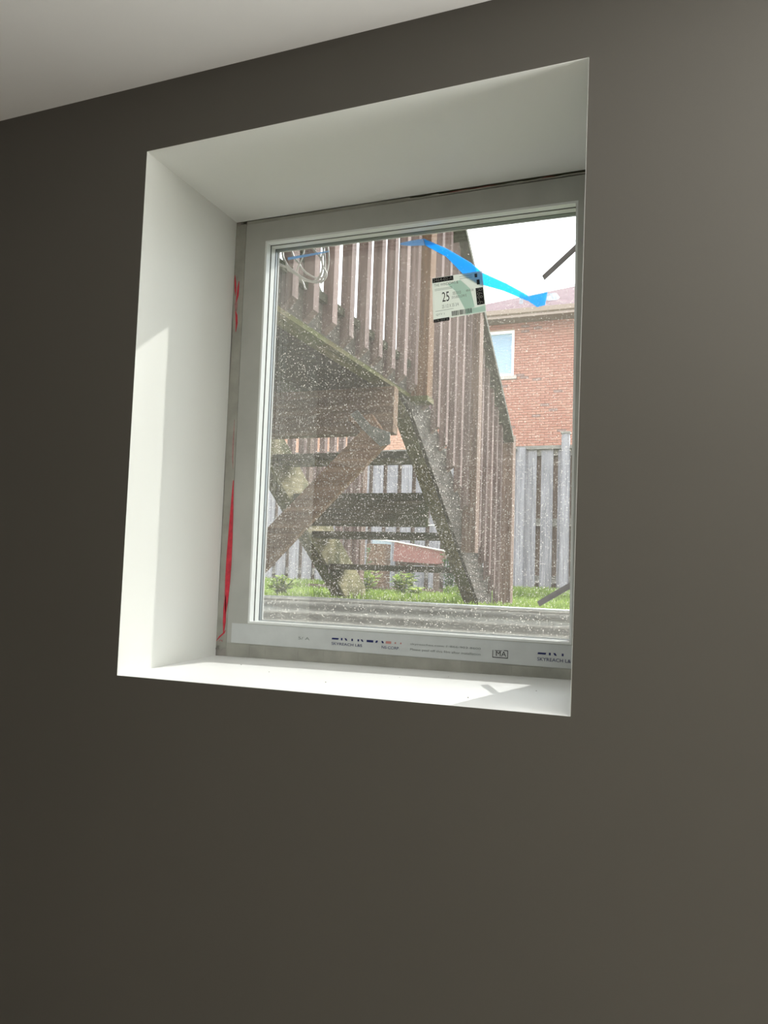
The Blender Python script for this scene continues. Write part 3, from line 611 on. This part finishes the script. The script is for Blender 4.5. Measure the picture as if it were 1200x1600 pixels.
# ================================================================ cable
cab = thing('cable_coil', (-1.1, .80, 2.36), 'loose coil of pale grey cable hanging outside the top left of the window', 'cable')
def smooth(p, y0, wob):
    p = [Vector((a, y0+wob*math.sin(i*1.3), b)) for i, (a, b) in enumerate(p)]; out = []
    for i in range(len(p)-1):
        a, b, c, d = p[max(i-1, 0)], p[i], p[i+1], p[min(i+2, len(p)-1)]
        for k in range(5):
            t = k/5; out.append(.5*((2*b)+(c-a)*t+(2*a-5*b+4*c-d)*t*t+(3*b-a-3*c+d)*t**3))
    return out+[p[-1]]
for nm, pts, y_, r_ in (('cable_loop', [(-1.12, 2.66), (-1.145, 2.54), (-1.133, 2.433), (-1.121, 2.408), (-1.1, 2.376), (-1.072, 2.357), (-1.041, 2.34), (-1.011, 2.331), (-.995, 2.339), (-.988, 2.361), (-.995, 2.42), (-1.02, 2.50)], .80, .0034),
        ('cable_loop', [(-1.13, 2.50), (-1.103, 2.427), (-1.084, 2.404), (-1.069, 2.382), (-1.046, 2.362), (-1.021, 2.35), (-.998, 2.355), (-.984, 2.39), (-.99, 2.45), (-1.02, 2.51)], .812, .0028),
        ('cable_loop', [(-1.07, 2.49), (-1.026, 2.43), (-1.007, 2.41), (-.993, 2.387), (-.99, 2.366), (-1.0, 2.344), (-1.02, 2.333), (-1.045, 2.338), (-1.072, 2.357), (-1.11, 2.39)], .79, .0034),
        ('cable_loop', [(-1.02, 2.50), (-1.06, 2.46), (-1.066, 2.427), (-1.068, 2.408), (-1.077, 2.389), (-1.085, 2.375)], .805, .0024),
        ('cable_tail', [(-.985, 2.66), (-.990, 2.50), (-.993, 2.431), (-.996, 2.405), (-.992, 2.375), (-.981, 2.353), (-.987, 2.338), (-1.0, 2.325)], .795, .0030),
        ('cable_tail', [(-1.16, 2.41), (-1.132, 2.396), (-1.116, 2.388), (-1.105, 2.375)], .80, .0034),
        ('cable_tail', [(-1.072, 2.357), (-1.06, 2.335), (-1.053, 2.318), (-1.046, 2.314)], .80, .0024)):
    mk(nm, MB().tube(smooth(pts, y_, .004), r_), 'cable', cab, smooth=True)

# ================================================================ fence
FY = 8.3
fence = thing('wooden_fence', (-2.5, FY, 1.24), 'tall weathered grey board fence across the back of the yard', 'fence')
fb = MB().box((0, 0, 0), (.145, .018, 1.78)); fbm = fb.mesh('board', MAT['grey_wood']); bbm = fb.mesh('board', MAT['back_board'])
x = -6.6 + .03
while x < 1.8:
    inst('board', fbm, (x, FY-.020, 1.265+rnd.uniform(-.01, .01)), fence)
    inst('board', bbm, (x+.102, FY+.045, 1.265), fence); x += .2035
for z in (2.97, 2.10, 1.40): mk('rail', MB().box((-6.6, FY-.001, z), (1.9, FY+.043, z+.09)), 'grey_wood_x', fence)
mk('cap_rail', MB().box((-6.6, FY-.05, 3.045), (1.9, FY+.09, 3.085)), 'grey_wood_x', fence)
for x in (-6.7, -4.25, -1.965, -1.43, .9):
    ht = 3.06 if x == -1.965 else 3.22
    mk('fence_post', MB().box((x, FY-.115, 1.24), (x+.09, FY-.022, ht)), 'grey_wood', fence)
    if ht > 3.1: mk('post_cap', MB().box((x-.012, FY-.127, ht), (x+.102, FY-.010, ht+.022)), 'grey_wood_x', fence)

# ================================================================ odds and ends behind the stairs
bl = thing('block_stack', (-3.3, 7.0, 1.265), 'squat stack of brown blocks seen between the lower stair treads', 'blocks')
bk = MB().box((0, 0, 0), (.11, .18, .085)).mesh('block', MAT['brownblock'])
for i in range(6):
    for j in range(2): inst('block', bk, (-3.42+.115*j+rnd.uniform(-.004, .004), 6.95, 1.265+.088*i), bl)
sl = mk('red_board', MB().prism([(-3.13, 1.60), (-2.60, 1.58), (-2.52, 1.60), (-2.50, 1.715), (-3.12, 1.815)], 1, 7.05, 7.09), 'slab_red'); tag(sl, 'dull red board leaning across the yard behind the stair treads', 'board')
sup = mk('timber_edging', MB().box((-4.2, 6.75, 1.262), (-2.2, 6.80, 1.31)), 'back_board'); tag(sup, 'low pale timber edging lying in the grass behind the stairs', 'edging')
rs = thing('garden_bench', (-2.8, 7.12, 1.265), 'grey timber trestle holding up the dull red board', 'trestle')
mk('leg', MB().box((-3.06, 7.095, 1.265), (-3.00, 7.15, 1.74)), 'back_board', rs); mk('leg', MB().box((-2.66, 7.095, 1.265), (-2.60, 7.15, 1.70)), 'back_board', rs); mk('rail', MB().box((-3.10, 7.15, 1.56), (-2.55, 7.18, 1.62)), 'back_board', rs)
pn = mk('grey_panel', MB().box((-3.60, 7.55, 1.262), (-3.36, 7.58, 1.90)), 'bluegrey'); tag(pn, 'narrow blue-grey panel standing against the fence behind the stairs', 'panel')
mk('cord', MB().tube([(-3.75, 7.75, 2.05), (-3.2, 7.72, 2.04), (-2.35, 7.70, 2.085)], .006), 'line', fence, label='white cord stretched along the fence')
mk('cord', MB().tube([(-3.36, 7.03, 1.845), (-3.08, 7.03, 1.82), (-2.48, 7.03, 1.725)], .008), 'line', rs, label='pale slanting cord')
# weeds
def weed(loc, h, nst, seed, mat, label, spread=.14):
    r_ = random.Random(seed); t = thing('leafy_weed', loc, label, 'plant', 'weeds growing behind the stairs'); s_ = MB(); f_ = MB()
    for i in range(nst):
        a = r_.uniform(0, 6.28); tip = Vector((loc[0]+spread*math.cos(a)*r_.random(), loc[1]+spread*math.sin(a)*r_.random(), loc[2]+h*r_.uniform(.6, 1)))
        b = Vector(loc)+Vector((.02*math.cos(a), .02*math.sin(a), 0)); s_.tube([b, b.lerp(tip, .5)+Vector((0, 0, .02)), tip], .003, 5)
        for k in range(10):
            p = b.lerp(tip, .2+.8*k/9); d = r_.uniform(0, 6.28); L = r_.uniform(.045, .09); dv = Vector((math.cos(d), math.sin(d), r_.uniform(-.2, .5)))*L; pv = Vector((-math.sin(d), math.cos(d), .2))*L*.34
            f_.quad(p, p+dv*.5+pv, p+dv, p+dv*.5-pv)
    mk('stem', s_, 'leaf_dark', t); mk('foliage', f_, mat, t, kind='stuff')
wl_ = [((-2.66, 5.1), .26, 9, 'leaf', 'pale green leafy weed growing tallest behind the lowest tread'), ((-2.36, 5.28), .24, 8, 'leaf', 'yellow-green weed right of the tallest one behind the stairs'), ((-2.95, 5.4), .15, 7, 'leaf_dark', 'low dark weed beside the far stair post'),
       ((-3.35, 6.6), .50, 10, 'leaf_dark', 'tall dark green weed beside the stack of brown blocks'), ((-2.42, 6.9), .66, 12, 'leaf_dark', 'bushy green weed at the right end of the dull red board'), ((-3.2, 7.85), .66, 8, 'leaf_dark', 'slim weed climbing the fence left of the red board'),
       ((-2.05, 4.9), .12, 6, 'leaf', 'small bright weed beside the foot of the near stringer'), ((-1.62, 4.75), .12, 6, 'leaf', 'small weed between near stringer and end newel post'), ((-3.1, 4.4), .18, 7, 'leaf', 'weed at the foot of the far stringer')]
for i, ((x, y), h, n, mt, lb) in enumerate(wl_): weed((x, y, GZ(y)), h, int(n*1.6), 20+i, mt, lb)

# ================================================================ neighbouring house
HY = 18.0
house = thing('brick_house', (-3, HY, 1.2), 'two-storey salmon brick house with mauve hip roof beyond the fence', 'house')
wx0, wx1, wzb, wzt = -5.05, -4.17, 6.56, 7.76
mb = MB(); H0, H1 = -6.35, 4.5
mb.box((H0, HY+.02, 1.0), (wx0, HY+.3, 8.15)); mb.box((wx1, HY+.02, 1.0), (H1, HY+.3, 8.15)); mb.box((wx0, HY+.02, 1.0), (wx1, HY+.3, wzb)); mb.box((wx0, HY+.02, wzt), (wx1, HY+.3, 8.15))
mb.box((H0, HY+.3, 1.0), (H0+.3, HY+9, 8.15))
mk('wall', mb, 'mortar', house)
CH, BL_ = .0667, .2133
bmeshes = [MB().box((0, 0, 0), (.203, .03, .0572)).mesh('brick', MAT[k]) for k in ('brick', 'brick_light', 'brick_dark')]
cnt = 0; rest = [MB(), MB(), MB()]; rbk = random.Random(11)
rows = int((8.10-3.0)/CH)
cand = []
for r_i in range(rows):
    z = 3.0+CH*r_i; x = H0+.005 - (BL_/2 if r_i % 2 else 0)
    while x < 1.0:
        xa, xb = max(x, H0), x+.203
        if z+.0572 > wzb-.09 and z < wzt and xb > wx0 and xa < wx1:
            if xa < wx0-.03: xb = wx0
            elif xb > wx1+.03: xa = wx1
            else: xa = xb
        if xb-xa > .02 and z+.06 < 8.1:
            k = 2 if rbk.random() < .035 else (1 if rbk.random() < .35 else 0)
            cand.append((xa, z, k, xb-xa))
        x += BL_
for xa, z, k, w in cand:
    if cnt < 300 and -4.55 < xa < -2.75 and z > 4.85 and w > .2:
        inst('brick', bmeshes[k], (xa, HY-.008, z), house); cnt += 1
    else: rest[k].box((xa, HY-.008, z), (xa+w, HY+.022, z+.0572))
for k, nm in enumerate(('brick', 'brick_light', 'brick_dark')): mk('brickwork', rest[k], nm, house, kind='stuff')
hw = mk('window', MB().box((wx0, HY+.03, wzb), (wx0+.07, HY+.12, wzt)).box((wx1-.07, HY+.03, wzb), (wx1, HY+.12, wzt)).box((wx0+.07, HY+.03, wzt-.07), (wx1-.07, HY+.12, wzt)).box((wx0+.07, HY+.03, wzb), (wx1-.07, HY+.12, wzb+.07)), 'vinyl', house, label='white framed upstairs window')
bd = MB()
for i in range(26): bd.box((wx0+.07, HY+.10, wzb+.07+i*.0408), (wx1-.07, HY+.115, wzb+.07+i*.0408+.036))
mk('blind', bd, 'blind', hw)
mk('window_sill', MB().box((wx0-.06, HY-.05, wzb-.09), (wx1+.08, HY+.1, wzb)), 'stonesill', house)
EY, EZ = HY-.45, 8.13
# soffit, fascia, gutter
mk('soffit', MB().box((H0-.45, EY, EZ-.20), (H1, HY+.02, EZ-.17)), 'soffit', house)
mk('fascia', MB().box((H0-.45, EY-.02, EZ-.20), (H1, EY, EZ-.03)), 'gutter', house)
mk('gutter', MB().prism([(EY-.02, EZ-.14), (EY-.10, EZ-.12), (EY-.14, EZ-.02), (EY-.13, EZ-.02), (EY-.02, EZ-.05)], 0, H0-.5, H1), 'gutter', house)
tp_ = .50; XC = H0-.45
def roofpt(x, s, up=0): return (x, EY-.04+s, EZ-.02+s*tp_+up)
mb = MB(); course = .20; S = 3.6; n = int(S/course)
for i in range(n):
    s0, s1 = i*course, (i+1)*course+.02; xa0, xa1 = XC+s0, XC+s1
    a, b, c, d = roofpt(xa0, s0, .012), roofpt(H1, s0, .012), roofpt(H1, s1, .012), roofpt(xa1, s1, .012)
    a2, b2, c2, d2 = roofpt(xa0, s0, -.004), roofpt(H1, s0, -.004), roofpt(H1, s1, .004), roofpt(xa1, s1, .004)
    mb.hexa([a2, b2, c2, d2, a, b, c, d])
mk('roof_shingles', mb, 'shingle', house, kind='stuff')
mb = MB(); mb.quad((XC, EY-.04, EZ-.03), roofpt(XC+S, S, -.01), (XC+S, HY+9, EZ-.02+S*tp_), (XC, HY+9.4, EZ-.03)); mk('roof_side', mb, 'shingle', house)
rv = mk('roof_vent', MB().hexa([roofpt(-3.62, 1.05, -.02), roofpt(-3.18, 1.05, -.02), roofpt(-3.18, 1.45, -.02), roofpt(-3.62, 1.45, -.02), roofpt(-3.56, 1.10, .20), roofpt(-3.24, 1.10, .20), roofpt(-3.24, 1.40, .10), roofpt(-3.56, 1.40, .10)]), 'vent', house)
mk('vent_pipe', MB().tube([roofpt(-4.12, 1.0, -.05), roofpt(-4.12, 1.0, .26)], .05, 12), 'vent', house)
# low wing to the left
wing = thing('brick_garage', (-9, HY+1, 1.2), 'lower salmon brick wing glimpsed under the deck beam', 'garage')
mb = MB(); z = 3.3
mk('wall', MB().box((-13.5, HY+.62, 1.0), (H0-.02, HY+.9, 5.9)), 'mortar', wing)
while z < 5.8:
    x = -13.5 - (BL_/2 if int(z/CH) % 2 else 0)
    while x < H0-.25: mb.box((max(x, -13.5), HY+.60, z), (x+.203, HY+.63, z+.0572)); x += BL_
    z += CH
mk('brickwork', mb, 'far_brick', wing, kind='stuff')
mk('roof', MB().prism([(HY+.3, 5.85), (HY+3.2, 7.0), (HY+3.2, 6.9), (HY+.3, 5.75)], 0, -13.7, H0-.02), 'shingle', wing)
